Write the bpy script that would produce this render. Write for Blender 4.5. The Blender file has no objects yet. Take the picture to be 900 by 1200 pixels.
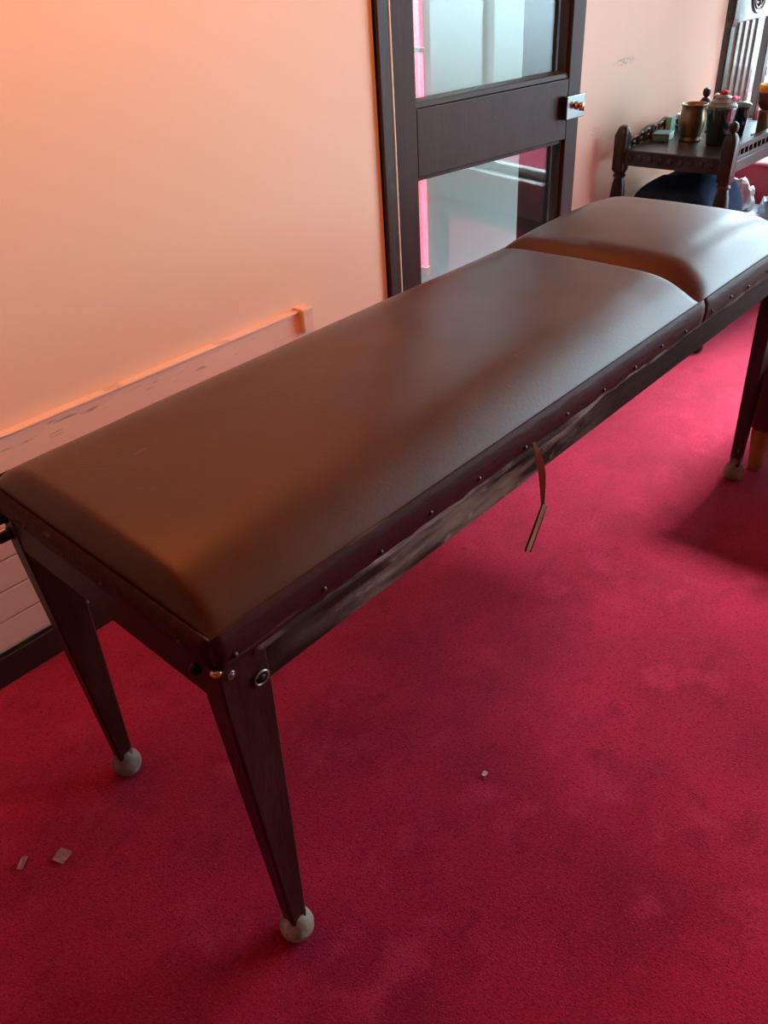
import bpy, bmesh, math, random
from mathutils import Vector, Matrix, noise
random.seed(7)
S = bpy.context.scene
COL = S.collection
R = math.radians

# ---------------------------------------------------------------- helpers
def link(o, parent=None):
    COL.objects.link(o)
    if parent is not None:
        o.parent = parent
    return o

def obj(name, bm, mat, parent=None, smooth=False, bevel=0.0, seg=2, loc=None, recalc=True):
    me = bpy.data.meshes.new(name)
    if recalc:
        bmesh.ops.recalc_face_normals(bm, faces=bm.faces)
    bm.to_mesh(me); bm.free()
    mats = mat if isinstance(mat, (list, tuple)) else [mat]
    for m in mats:
        me.materials.append(m)
    if smooth:
        for p in me.polygons:
            p.use_smooth = True
    o = bpy.data.objects.new(name, me)
    link(o, parent)
    if loc is not None:
        o.location = loc
    if bevel > 0:
        b = o.modifiers.new('bevel', 'BEVEL'); b.width = bevel; b.segments = seg
        b.limit_method = 'ANGLE'; b.angle_limit = R(35)
        b.harden_normals = False
    return o

def thing(name, label, cat, loc=(0, 0, 0), rz=0.0, group=None):
    o = bpy.data.objects.new(name, None); link(o)
    o.empty_display_size = 0.1
    o.location = loc; o.rotation_euler = (0, 0, rz)
    o['label'] = label; o['category'] = cat
    if group: o['group'] = group
    return o

def tag(o, label, cat, group=None):
    o['label'] = label; o['category'] = cat
    if group: o['group'] = group
    return o

def struct(name, bm, mat, parent=None, **k):
    o = obj(name, bm, mat, parent, **k)
    if parent is None:
        o['kind'] = 'structure'
    return o

def box(bm, x0, x1, y0, y1, z0, z1, mi=0):
    vs = [bm.verts.new((x, y, z)) for z in (z0, z1) for y in (y0, y1) for x in (x0, x1)]
    for f in ((0, 2, 3, 1), (4, 5, 7, 6), (0, 1, 5, 4), (2, 6, 7, 3), (0, 4, 6, 2), (1, 3, 7, 5)):
        fc = bm.faces.new([vs[i] for i in f]); fc.material_index = mi
    return vs

def B(*boxes):
    bm = bmesh.new()
    for b in boxes: box(bm, *b)
    return bm

def prism(bm, bottom, top):
    """loft between two quads (lists of 3D points)"""
    a = [bm.verts.new(p) for p in bottom]; b = [bm.verts.new(p) for p in top]
    n = len(a)
    for i in range(n):
        bm.faces.new((a[i], a[(i + 1) % n], b[(i + 1) % n], b[i]))
    bm.faces.new(a[::-1]); bm.faces.new(b)

def loft(bm, rings, cap=True):
    vr = [[bm.verts.new(p) for p in r] for r in rings]
    n = len(vr[0])
    for a, b in zip(vr, vr[1:]):
        for i in range(n):
            bm.faces.new((a[i], a[(i + 1) % n], b[(i + 1) % n], b[i]))
    if cap:
        bm.faces.new(vr[0][::-1]); bm.faces.new(vr[-1])

def lathe(bm, prof, n=28, c=(0, 0, 0), sq=None):
    """prof: list of (r, z)"""
    rings = []
    for r, z in prof:
        rings.append([(c[0] + r * math.cos(2 * math.pi * i / n), c[1] + r * math.sin(2 * math.pi * i / n), c[2] + z) for i in range(n)])
    loft(bm, rings)

def tube(bm, pts, rad, n=10, closed=False):
    pts = [Vector(p) for p in pts]
    rings = []
    up = Vector((0, 0, 1))
    for i, p in enumerate(pts):
        if closed:
            d = (pts[(i + 1) % len(pts)] - pts[i - 1])
        else:
            d = (pts[min(i + 1, len(pts) - 1)] - pts[max(i - 1, 0)])
        d.normalize()
        u = up if abs(d.dot(up)) < .9 else Vector((1, 0, 0))
        a = d.cross(u).normalized(); b = a.cross(d).normalized()
        r = rad[i] if isinstance(rad, (list, tuple)) else rad
        rings.append([p + a * r * math.cos(2 * math.pi * k / n) + b * r * math.sin(2 * math.pi * k / n) for k in range(n)])
    if closed:
        vr = [[bm.verts.new(p) for p in r] for r in rings]
        for j in range(len(vr)):
            a, b = vr[j], vr[(j + 1) % len(vr)]
            for i in range(n):
                bm.faces.new((a[i], a[(i + 1) % n], b[(i + 1) % n], b[i]))
    else:
        loft(bm, rings)

def blob(bm, c, r, sub=3, amp=0.0, freq=3.0, seed=0.0, flat=None):
    res = bmesh.ops.create_icosphere(bm, subdivisions=sub, radius=1.0)
    for v in res['verts']:
        d = v.co.copy()
        k = 1 + amp * noise.noise(d * freq + Vector((seed, seed * 2, seed * 3)))
        v.co = Vector((c[0] + d.x * r[0] * k, c[1] + d.y * r[1] * k, c[2] + d.z * r[2] * k))
        if flat is not None and v.co.z < flat: v.co.z = flat
    return res

# ---------------------------------------------------------------- materials
def mat(name, color, rough=.6, metal=0.0, c2=None, nscale=8.0, nlo=.35, nhi=.65, ndetail=4, stretch=None,
        bump=0.0, bscale=60.0, spec=.5, emit=None, estr=0.0, trans=0.0, ior=1.45, r2=None, coat=0.0, sheen=0.0, alpha=None):
    m = bpy.data.materials.new(name); m.use_nodes = True
    nt = m.node_tree; N = nt.nodes; L = nt.links
    p = N['Principled BSDF']
    p.inputs['Base Color'].default_value = (*color, 1)
    p.inputs['Roughness'].default_value = rough
    p.inputs['Metallic'].default_value = metal
    p.inputs['Specular IOR Level'].default_value = spec
    p.inputs['IOR'].default_value = ior
    p.inputs['Transmission Weight'].default_value = trans
    p.inputs['Coat Weight'].default_value = coat
    p.inputs['Sheen Weight'].default_value = sheen
    if emit:
        p.inputs['Emission Color'].default_value = (*emit, 1); p.inputs['Emission Strength'].default_value = estr
    tc = N.new('ShaderNodeTexCoord'); mp = N.new('ShaderNodeMapping')
    L.new(tc.outputs['Object'], mp.inputs['Vector'])
    if stretch: mp.inputs['Scale'].default_value = stretch
    if c2 is not None or r2 is not None:
        n = N.new('ShaderNodeTexNoise'); n.inputs['Scale'].default_value = nscale; n.inputs['Detail'].default_value = ndetail
        L.new(mp.outputs['Vector'], n.inputs['Vector'])
        mr = N.new('ShaderNodeMapRange'); mr.inputs['From Min'].default_value = nlo; mr.inputs['From Max'].default_value = nhi
        L.new(n.outputs['Fac'], mr.inputs['Value'])
        if c2 is not None:
            mx = N.new('ShaderNodeMix'); mx.data_type = 'RGBA'
            mx.inputs[6].default_value = (*color, 1); mx.inputs[7].default_value = (*c2, 1)
            L.new(mr.outputs['Result'], mx.inputs[0]); L.new(mx.outputs[2], p.inputs['Base Color'])
        if r2 is not None:
            m2 = N.new('ShaderNodeMapRange'); m2.inputs['To Min'].default_value = rough; m2.inputs['To Max'].default_value = r2
            L.new(mr.outputs['Result'], m2.inputs['Value']); L.new(m2.outputs['Result'], p.inputs['Roughness'])
    if bump > 0:
        nb = N.new('ShaderNodeTexNoise'); nb.inputs['Scale'].default_value = bscale; nb.inputs['Detail'].default_value = 3
        L.new(mp.outputs['Vector'], nb.inputs['Vector'])
        bp = N.new('ShaderNodeBump'); bp.inputs['Strength'].default_value = bump; bp.inputs['Distance'].default_value = .01
        L.new(nb.outputs['Fac'], bp.inputs['Height']); L.new(bp.outputs['Normal'], p.inputs['Normal'])
    return m

def add_layer(m, color, scale, lo, hi, stretch=None, detail=5, seed=0.0, zr=None, axis='Z', soft=.02, strength=1.0):
    """lay a patchy layer (wear, stain) over the base colour; zr restricts it to a band along an axis"""
    nt = m.node_tree; N = nt.nodes; L = nt.links
    p = N['Principled BSDF']; inp = p.inputs['Base Color']
    tc = N.new('ShaderNodeTexCoord'); mp = N.new('ShaderNodeMapping')
    mp.inputs['Location'].default_value = (seed, seed * 1.7, seed * .6)
    if stretch: mp.inputs['Scale'].default_value = stretch
    L.new(tc.outputs['Object'], mp.inputs['Vector'])
    n = N.new('ShaderNodeTexNoise'); n.inputs['Scale'].default_value = scale; n.inputs['Detail'].default_value = detail
    L.new(mp.outputs['Vector'], n.inputs['Vector'])
    mr = N.new('ShaderNodeMapRange'); mr.inputs['From Min'].default_value = lo; mr.inputs['From Max'].default_value = hi
    mr.inputs['To Max'].default_value = strength
    L.new(n.outputs['Fac'], mr.inputs['Value'])
    fac = mr.outputs['Result']
    if zr:
        sp = N.new('ShaderNodeSeparateXYZ'); L.new(tc.outputs['Object'], sp.inputs[0])
        for (e0, e1) in ((zr[0], zr[0] + soft), (zr[1], zr[1] - soft)):
            q = N.new('ShaderNodeMapRange'); q.inputs['From Min'].default_value = e0; q.inputs['From Max'].default_value = e1
            L.new(sp.outputs[axis], q.inputs['Value'])
            mu = N.new('ShaderNodeMath'); mu.operation = 'MULTIPLY'
            L.new(fac, mu.inputs[0]); L.new(q.outputs['Result'], mu.inputs[1]); fac = mu.outputs[0]
    mx = N.new('ShaderNodeMix'); mx.data_type = 'RGBA'
    if inp.is_linked:
        L.new(inp.links[0].from_socket, mx.inputs[6])
    else:
        mx.inputs[6].default_value = inp.default_value
    mx.inputs[7].default_value = (*color, 1)
    L.new(fac, mx.inputs[0]); L.new(mx.outputs[2], inp)

M = {}
M['wall'] = mat('wall_paint', (.81, .54, .385), .55, c2=(.79, .52, .365), nscale=1.3, bump=.05, bscale=9)
M['cladding'] = mat('painted_boards', (.80, .53, .42), .5, c2=(.76, .49, .385), nscale=3, bump=.04, bscale=12)
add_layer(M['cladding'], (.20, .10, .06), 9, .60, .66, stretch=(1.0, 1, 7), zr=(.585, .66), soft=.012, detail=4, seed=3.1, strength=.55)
M['brown_wall'] = mat('brown_wall_paint', (.20, .10, .065), .6, c2=(.18, .09, .06), nscale=2)
M['ceiling'] = mat('ceiling_paint', (.66, .55, .43), .8)
M['skirting'] = mat('dark_skirting_paint', (.022, .010, .006), .5, c2=(.03, .014, .008))
M['white_wall'] = mat('white_wall_paint', (.80, .76, .76), .6, c2=(.76, .73, .74), nscale=2)
M['corridor'] = mat('corridor_paint', (.52, .72, .80), .35, c2=(.50, .71, .78), nscale=1.5)
M['door'] = mat('dark_door_wood', (.030, .012, .008), .48, c2=(.042, .018, .012), nscale=6, spec=.3, stretch=(2, 2, .4), bump=.06, bscale=40)
add_layer(M['door'], (.12, .08, .065), 14, .70, .78, stretch=(1, 1, .5), seed=1.3, strength=.5)
M['wood'] = mat('dark_table_wood', (.030, .007, .004), .42, c2=(.042, .015, .009), nscale=10, spec=.25, stretch=(.5, 3, 3), bump=.10, bscale=50)
M['legwood'] = mat('dark_leg_wood', (.030, .0065, .0035), .4, c2=(.052, .017, .011), nscale=9, spec=.3, stretch=(3, 3, .6), bump=.12, bscale=50)
add_layer(M['legwood'], (.30, .24, .19), 34, .69, .73, stretch=(1.2, 1.2, .55), seed=2.0, zr=(.02, .42), soft=.2, strength=.8)
add_layer(M['legwood'], (.28, .22, .18), 20, .50, .58, seed=5.0, zr=(.02, .095), soft=.02, strength=.8)
M['rail'] = mat('worn_rail_wood', (.024, .008, .0055), .65, c2=(.04, .015, .010), nscale=8, spec=.06, stretch=(.4, 3, 3), bump=.2, bscale=45)
add_layer(M['rail'], (.27, .19, .14), 7.5, .40, .58, stretch=(.6, 1, 3.0), seed=1.1, zr=(.10, 1.05), axis='X', soft=.22, detail=9, strength=.95)
add_layer(M['rail'], (.36, .30, .26), 40, .60, .72, stretch=(.7, 1, 1.5), seed=4.4, zr=(.10, .98), axis='X', soft=.2, detail=8, strength=.6)
M['leather'] = mat('brown_leather', (.074, .0185, .0032), .33, c2=(.094, .025, .005), nscale=3.2, bump=.04, bscale=150, r2=.41, spec=.45)
add_layer(M['leather'], (.060, .019, .009), 4.0, .52, .74, seed=7.7, strength=.6)
add_layer(M['leather'], (.21, .12, .08), 55, .70, .78, stretch=(.35, 1.2, 1), seed=1.2, strength=.35)
M['skirt'] = mat('dark_leather_edge', (.060, .010, .008), .58, c2=(.048, .008, .007), nscale=9, spec=.15, stretch=(.5, 2, 2), bump=.25, bscale=35)
add_layer(M['skirt'], (.24, .15, .12), 18, .62, .72, stretch=(.25, 1, 3), seed=.4, strength=.5)
M['padding'] = mat('frayed_padding', (.38, .29, .22), .85, c2=(.09, .05, .035), nscale=14, stretch=(.5, 2, 3), bump=.5, bscale=70)
add_layer(M['padding'], (.040, .014, .009), 9, .44, .56, stretch=(.6, 1, 1.5), seed=6, strength=1)
M['tack'] = mat('tarnished_tack', (.09, .045, .03), .42, metal=.6)
M['iron'] = mat('black_iron_bolt', (.02, .017, .016), .4, metal=.7)
M['ironring'] = mat('dull_steel_ring', (.30, .28, .25), .38, metal=.9)
M['foot'] = mat('worn_grey_foot', (.30, .235, .18), .55, c2=(.17, .12, .085), nscale=26, bump=.2, bscale=60)
add_layer(M['foot'], (.55, .50, .42), 22, .55, .7, seed=1, strength=.8)
M['strap'] = mat('tan_strap', (.42, .22, .10), .5, c2=(.28, .13, .06), nscale=25, stretch=(1, 1, .3))
M['strapedge'] = mat('dark_strap_edge', (.10, .028, .018), .5)
M['carpet'] = mat('crimson_carpet', (.45, .012, .048), .95, c2=(.34, .008, .034), nscale=2.6, ndetail=8, nlo=.38, nhi=.62, bump=.35, bscale=260, spec=.08, sheen=.30)
cn = M['carpet'].node_tree.nodes['Principled BSDF']
cn.inputs['Sheen Tint'].default_value = (1, .55, .7, 1); cn.inputs['Sheen Roughness'].default_value = .45
add_layer(M['carpet'], (.24, .006, .024), 4.5, .50, .72, seed=2.5, detail=10, strength=.7)
add_layer(M['carpet'], (.20, .005, .020), 13, .56, .76, seed=8.5, detail=9, strength=.6, stretch=(1, 1.5, 1))
add_layer(M['carpet'], (.56, .030, .085), 9, .58, .72, seed=12.5, detail=8, strength=.5)
add_layer(M['carpet'], (.16, .004, .016), 130, .50, .66, seed=1.5, detail=3, strength=.55)
add_layer(M['carpet'], (.62, .040, .10), 170, .58, .70, seed=6.5, detail=3, strength=.45)
M['oak'] = mat('carved_dark_oak', (.016, .009, .008), .32, c2=(.028, .015, .012), nscale=12, stretch=(2, 2, .5), bump=.04, bscale=30, spec=.4)
M['oakcarve'] = mat('carved_oak_relief', (.05, .03, .022), .30, c2=(.09, .055, .04), nscale=30, bump=.03, bscale=40, coat=.5)
M['scroll'] = mat('light_painted_scrollwork', (.22, .17, .14), .4, c2=(.10, .07, .055), nscale=30)  # paler than the oak: window light on the carving put into the colour
M['lightoak'] = mat('varnished_light_wood', (.46, .17, .035), .4, c2=(.36, .12, .025), nscale=16, stretch=(2, 2, .3), bump=.1)
M['redcloth'] = mat('deep_red_upholstery', (.34, .018, .045), .6, c2=(.28, .014, .036), nscale=5, bump=.1, bscale=120, sheen=.2)
M['darkred'] = mat('dark_maroon_upholstery', (.12, .006, .018), .7, c2=(.09, .004, .013), nscale=6, bump=.15, bscale=90)
M['navy'] = mat('navy_fabric', (.005, .016, .042), .8, c2=(.012, .034, .075), nscale=7, bump=.6, bscale=10, spec=.2)
M['plastic'] = mat('white_plastic_film', (.72, .74, .72), .30, c2=(.62, .66, .66), nscale=8, bump=.5, bscale=22, spec=.6)
M['tub'] = mat('white_tub_plastic', (.72, .78, .84), .35)
M['bluestuff'] = mat('pale_blue_film', (.20, .42, .68), .4, c2=(.6, .7, .78), nscale=15)
M['pewter'] = mat('aged_brass', (.30, .215, .13), .30, metal=.9, c2=(.13, .085, .05), nscale=9, bump=.05)
M['pewterdark'] = mat('dark_pewter', (.05, .045, .045), .30, metal=.8)
M['darkglass'] = mat('dark_green_glass', (.008, .024, .026), .14, spec=.7, coat=.4)
M['tealglass'] = mat('teal_lid_glass', (.10, .22, .20), .2, spec=.7)
M['greylid'] = mat('ribbed_grey_lid', (.16, .17, .15), .35, metal=.3)
M['redflower'] = mat('red_petals', (.55, .012, .02), .5)
M['pinkflower'] = mat('pink_petals', (.85, .16, .32), .5)
M['whiteflower'] = mat('white_petals', (.8, .78, .7), .5)
M['candle'] = mat('yellow_wax', (.85, .50, .04), .5, c2=(.80, .44, .05), nscale=20)
M['purpleglass'] = mat('smoky_purple_glass', (.06, .035, .045), .12, spec=.7, c2=(.12, .05, .04), nscale=30)
M['olive'] = mat('olive_metal', (.20, .17, .09), .3, metal=.6)
M['cloth_teal'] = mat('teal_tin_paint', (.05, .16, .17), .4, c2=(.08, .22, .22), nscale=20)
M['green'] = mat('pale_green_card', (.22, .46, .34), .6)
M['bluecup'] = mat('white_blue_glaze', (.62, .74, .85), .2, c2=(.10, .22, .50), nscale=24, nlo=.5, nhi=.56)
M['steel'] = mat('brushed_steel', (.22, .25, .27), .22, metal=1.0)
M['brass'] = mat('polished_brass', (.75, .50, .24), .2, metal=1.0)
M['paper'] = mat('scrap_paper', (.34, .16, .15), .8)
M['paper2'] = mat('pale_lint', (.62, .40, .36), .8)
M['frame'] = mat('white_window_frame', (.82, .82, .80), .4)
M['glow'] = mat('pink_neon_tube', (.9, .2, .3), .4, emit=(1.0, .065, .10), estr=5.0)
M['lampglass'] = mat('opal_lamp_glass', (.9, .8, .6), .4, emit=(1.0, .50, .18), estr=14)
M['lampcool'] = mat('cool_opal_glass', (.9, .9, .9), .4, emit=(.72, .92, 1.0), estr=9)
def spot_mark(m, c, sc, color, strength, seed):
    nt = m.node_tree; N = nt.nodes; L = nt.links; inp = N['Principled BSDF'].inputs['Base Color']
    tc = N.new('ShaderNodeTexCoord'); mp = N.new('ShaderNodeMapping'); mp.vector_type = 'POINT'
    mp.inputs['Location'].default_value = tuple(-a * b for a, b in zip(c, sc)); mp.inputs['Scale'].default_value = sc
    L.new(tc.outputs['Object'], mp.inputs['Vector'])
    ln = N.new('ShaderNodeVectorMath'); ln.operation = 'LENGTH'; L.new(mp.outputs['Vector'], ln.inputs[0])
    a = N.new('ShaderNodeMapRange'); a.inputs['From Min'].default_value = 1; a.inputs['From Max'].default_value = .4; L.new(ln.outputs['Value'], a.inputs['Value'])
    n = N.new('ShaderNodeTexNoise'); n.inputs['Scale'].default_value = 1.6; n.inputs['Detail'].default_value = 6
    mp2 = N.new('ShaderNodeMapping'); mp2.inputs['Scale'].default_value = (40, 40, 120); mp2.inputs['Location'].default_value = (seed, 0, 0)
    L.new(tc.outputs['Object'], mp2.inputs['Vector']); L.new(mp2.outputs['Vector'], n.inputs['Vector'])
    b = N.new('ShaderNodeMapRange'); b.inputs['From Min'].default_value = .48; b.inputs['From Max'].default_value = .56; b.inputs['To Max'].default_value = strength; L.new(n.outputs['Fac'], b.inputs['Value'])
    mu = N.new('ShaderNodeMath'); mu.operation = 'MULTIPLY'; L.new(a.outputs['Result'], mu.inputs[0]); L.new(b.outputs['Result'], mu.inputs[1])
    mx = N.new('ShaderNodeMix'); mx.data_type = 'RGBA'; L.new(inp.links[0].from_socket, mx.inputs[6]); mx.inputs[7].default_value = (*color, 1)
    L.new(mu.outputs[0], mx.inputs[0]); L.new(mx.outputs[2], inp)
spot_mark(M['wall'], (3.06, 1.10, 1.10), (9, 1, 55), (.35, .22, .18), .7, 2.0)
spot_mark(M['wall'], (2.85, 1.10, .87), (14, 1, 40), (.45, .30, .25), .5, 5.0)

def glass_mat(name, tint, rough):
    m = bpy.data.materials.new(name); m.use_nodes = True
    nt = m.node_tree; N = nt.nodes; L = nt.links
    for n in list(N): N.remove(n)
    out = N.new('ShaderNodeOutputMaterial'); tr = N.new('ShaderNodeBsdfTransparent'); gl = N.new('ShaderNodeBsdfGlossy')
    fr = N.new('ShaderNodeFresnel'); mx = N.new('ShaderNodeMixShader')
    tr.inputs[0].default_value = (*tint, 1); gl.inputs['Roughness'].default_value = rough
    ge = N.new('ShaderNodeNewGeometry'); im = N.new('ShaderNodeMapRange')
    im.inputs['To Min'].default_value = 1.45; im.inputs['To Max'].default_value = 1 / 1.45
    L.new(ge.outputs['Backfacing'], im.inputs['Value']); L.new(im.outputs['Result'], fr.inputs['IOR'])
    L.new(fr.outputs[0], mx.inputs[0]); L.new(tr.outputs[0], mx.inputs[1]); L.new(gl.outputs[0], mx.inputs[2])
    L.new(mx.outputs[0], out.inputs[0])
    return m
M['pane'] = glass_mat('clear_pane', (.94, .98, .98), .02)

# ---------------------------------------------------------------- room
YW = 1.10            # face of the long wall
XC = 4.02            # where the long wall stops and the bay begins
XF = 5.5             # far wall
YB = 1.62            # bay wall
XR, YR, ZC = -2.6, -3.6, 3.6
bm = B((XR, XF + .2, YR - .2, YB + .9, -.1, 0)); floor = struct('floor', bm, M['carpet'])
struct('floor_corridor', B((1.0, XC - .12, YW + .151, 1.85, .0, .004)), M['white_wall'])
bm = B((XR, XF + .2, YR - .2, YB + .9, ZC, ZC + .1)); struct('ceiling', bm, M['ceiling'])
# long wall with the door opening x 1.56..2.565, z 0..2.12
struct('wall_left', B((XR, 1.56, YW, YW + .15, 0, ZC), (2.565, XC, YW, YW + .15, 0, ZC), (1.56, 2.565, YW, YW + .15, 2.14, ZC)), M['wall'])
# scuff mark on the wall behind the side table is a set of faint pencil-like rub marks
struct('wall_reveal', B((XC - .12, XC, YW + .15, YB, 0, ZC)), M['white_wall'])
# bay wall with window opening
wx0, wx1, wz0, wz1 = 4.20, 5.3, .78, 2.6
struct('wall_bay', B((XC - .12, wx0, YB, YB + .15, 0, ZC), (wx1, XF + .2, YB, YB + .15, 0, ZC), (wx0, wx1, YB, YB + .15, 0, wz0), (wx0, wx1, YB, YB + .15, wz1, ZC)), M['white_wall'])
# far wall with wide window
XW = 3.98            # the room's window wall stops short of the bay
fy0, fy1, fz0, fz1 = -2.7, .16, .25, 3.50
struct('wall_far', B((XW, XW + .15, YR, fy0, 0, ZC), (XW, XW + .15, fy1, .36, 0, ZC), (XW, XW + .15, fy0, fy1, 0, fz0), (XW, XW + .15, fy0, fy1, fz1, ZC)), M['white_wall'])
struct('wall_bay_side', B((XW + .15, XF + .15, .21, .36, 0, ZC), (XF, XF + .15, .36, .50, 0, ZC), (XF, XF + .15, 1.45, YB, 0, ZC), (XF, XF + .15, .50, 1.45, 0, .75), (XF, XF + .15, .50, 1.45, 2.7, ZC)), M['white_wall'])
struct('wall_right', B((XR, XW + .15, YR - .15, YR, 0, ZC)), M['brown_wall'])
struct('wall_rear', B((XR - .15, XR, YR, YW + .15, 0, ZC)), M['brown_wall'])
struct('wall_corridor', B((1.0, XC - .12, 1.85, 2.0, 0, ZC), (.9, 1.0, YW + .15, 2.0, 0, ZC)), M['corridor'])
# windows
def window(name, parts, panes):
    f = struct(name, parts, M['frame'])
    f['kind'] = 'structure'
    g = obj('window_pane', panes, M['pane'], f)
    return f
t = .05
bm = B((wx0, wx1, YB + .04, YB + .10, wz0, wz0 + t), (wx0, wx1, YB + .04, YB + .10, wz1 - t, wz1), (wx0, wx0 + t, YB + .04, YB + .10, wz0, wz1),
       (wx1 - t, wx1, YB + .04, YB + .10, wz0, wz1), (4.73, 4.77, YB + .04, YB + .10, wz0, wz1), (wx0 - .03, wx1 + .03, YB - .05, YB + .06, wz0 - .03, wz0))
window('window_1', bm, B((wx0, wx1, YB + .068, YB + .072, wz0, wz1)))
bxs = [(XW + .04, XW + .10, fy0, fy1, fz0, fz0 + t), (XW + .04, XW + .10, fy0, fy1, fz1 - t, fz1), (XW - .06, XW + .06, fy0 - .03, fy1 + .03, fz0 - .03, fz0)]
for i in range(5):
    y = fy0 + (fy1 - fy0 - t) * i / 4; bxs.append((XW + .04, XW + .10, y, y + t, fz0, fz1))
window('window_2', B(*bxs), B((XW + .068, XW + .072, fy0, fy1, fz0, fz1)))
window('window_3', B((XF + .04, XF + .10, .50, .55, .75, 2.7), (XF + .04, XF + .10, 1.40, 1.45, .75, 2.7), (XF + .04, XF + .10, .95, .99, .75, 2.7), (XF + .04, XF + .10, .50, 1.45, .75, .80), (XF + .04, XF + .10, .50, 1.45, 2.65, 2.7)), B((XF + .068, XF + .072, .50, 1.45, .75, 2.7)))
# skirting
struct('baseboard_left', B((XR, 1.555, YW - .022, YW, 0, .085)), M['skirting'], bevel=.003)
struct('baseboard_right', B((2.60, XC, YW - .018, YW, 0, .085)), M['cladding'], bevel=.003)

# boarded dado with ledge (trim) : boards 82 mm high, ledge on top, small end block
bm = bmesh.new()
z = .104; k = 0
while z < .52:
    h = min(.0815, .538 - z)
    box(bm, XR, 1.168, YW - .020, YW + .002, z, z + h - .0035)
    z += .0815
box(bm, XR, 1.168, YW - .013, YW + .002, .104, .612)
tr = struct('trim_1', bm, M['cladding'], bevel=.0018, seg=1)
bm = B((XR, 1.130, YW - .022, YW + .002, .540, .645)); obj('ledge_board', bm, M['cladding'], tr, bevel=.004)
bm = B((XR, 1.130, YW - .026, YW + .002, .645, .653)); obj('ledge_lip', bm, M['cladding'], tr, bevel=.003)
bm = B((1.128, 1.172, YW - .042, YW + .002, .585, .660)); obj('end_block', bm, M['cladding'], tr, bevel=.005)

# door frame
bm = B((1.548, 1.606, YW - .012, YW + .15, 0, 2.15), (1.548, 1.575, YW - .020, YW, 0, 2.15), (2.530, 2.570, YW + .004, YW + .15, 0, 2.15), (1.548, 2.570, YW - .012, YW + .15, 2.10, 2.16))
struct('trim_2', bm, M['door'], bevel=.003)

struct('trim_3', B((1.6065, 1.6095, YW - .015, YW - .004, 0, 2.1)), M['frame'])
# door leaf, hinged left, standing a little open towards the room
door = bpy.data.objects.new('door_1', None); link(door); door['kind'] = 'structure'
door.location = (1.612, 1.09, 0); door.rotation_euler = (0, 0, R(-7))
LW, T = .905, .058
zr = [.012, .24, .915, 1.132, 1.96, 2.09]
obj('hinge_stile', B((0, .092, 0, T, zr[0], zr[5])), M['door'], door, bevel=.0025)
obj('lock_stile', B((.835, LW, 0, T, zr[0], zr[5])), M['door'], door, bevel=.0025)
obj('bottom_rail', B((.0925, .8345, 0, T, zr[0], zr[1])), M['door'], door, bevel=.0025)
obj('lock_rail', B((.0925, .8345, 0, T, zr[2], zr[3] - .018)), M['door'], door, bevel=.003)
obj('top_rail', B((.0925, .8345, 0, T, zr[4], zr[5])), M['door'], door, bevel=.0025)
def bead(x0, x1, z0, z1):
    bm = bmesh.new(); w = .014
    ya, yb = .014, .040
    box(bm, x0, x0 + .006, ya, yb, z0, z1); box(bm, x1 - w, x1, ya, yb, z0, z1)
    box(bm, x0 + .006, x1 - w, ya, yb, z1 - w, z1)
    prism(bm, [(x0, .004, z0 - .016), (x1, .004, z0 - .016), (x1, yb, z0 - .016), (x0, yb, z0 - .016)],
              [(x0, .010, z0), (x1, .010, z0), (x1, yb, z0 + .008), (x0, yb, z0 + .008)])
    return bm
for (a, b) in ((zr[1], zr[2]), (zr[3], zr[4])):
    f = obj('glazing_bead', bead(.0925, .8345, a, b), M['door'], door, bevel=.0015, seg=1)
    obj('glass_pane', B((.0925, .8345, .042, .046, a - .01, b + .003)), M['pane'], door)
# rim lock: steel box with brass thumb turn, right at the leaf edge
lk = obj('rim_lock', B((.797, .899, -.028, -.001, .985, 1.062)), M['steel'], door, bevel=.003)
bm = bmesh.new(); lathe(bm, [(0.001, 0), (.013, 0), (.014, .003), (.009, .006), (.008, .014), (.012, .018), (.013, .024), (.009, .030), (.001, .031)], 20)
bmesh.ops.rotate(bm, verts=bm.verts, cent=(0, 0, 0), matrix=Matrix.Rotation(R(90), 3, 'X'))
bmesh.ops.translate(bm, verts=bm.verts, vec=(.851, -.028, 1.028))
obj('brass_knob', bm, M['brass'], lk, smooth=True)
bm = B((.879, .887, -.040, -.028, 1.006, 1.034)); obj('latch_snib', bm, M['steel'], lk, bevel=.002)

# pink tube light on the corridor wall and a cool corridor lamp
nt_ = thing('neon_tube_light', 'vertical glowing pink tube light on the corridor wall, seen through the door glass', 'light', (2.615, 1.828, 0))
bm = bmesh.new(); tube(bm, [(0, -.002, .25), (0, -.002, 1.166), ], .012, 14); tube(bm, [(0, -.002, 1.186), (0, -.002, 2.2)], .012, 14); obj('tube', bm, M['glow'], nt_, smooth=True)
bm = B((-.018, .018, -.018, .021, .21, .25))
obj('tube_holder', bm, M['frame'], nt_, bevel=.003)
obj('tube_holder', B((-.018, .018, -.018, .021, 2.2, 2.24)), M['frame'], nt_, bevel=.003)
obj('tube_holder', B((-.016, .016, -.016, .021, 1.166, 1.186)), M['frame'], nt_, bevel=.003)
cl = thing('corridor_ceiling_lamp', 'round white opal lamp on the corridor ceiling behind the door', 'lamp', (2.9, 1.55, ZC))
bm = bmesh.new(); lathe(bm, [(.001, -.09), (.06, -.085), (.11, -.06), (.13, -.03), (.13, -.02), (.001, -.02)], 28); obj('opal_bowl', bm, M['lampcool'], cl, smooth=True)
bm = bmesh.new(); lathe(bm, [(.001, -.02), (.14, -.02), (.14, 0), (.001, 0)], 28); obj('lamp_base', bm, M['frame'], cl)

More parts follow.
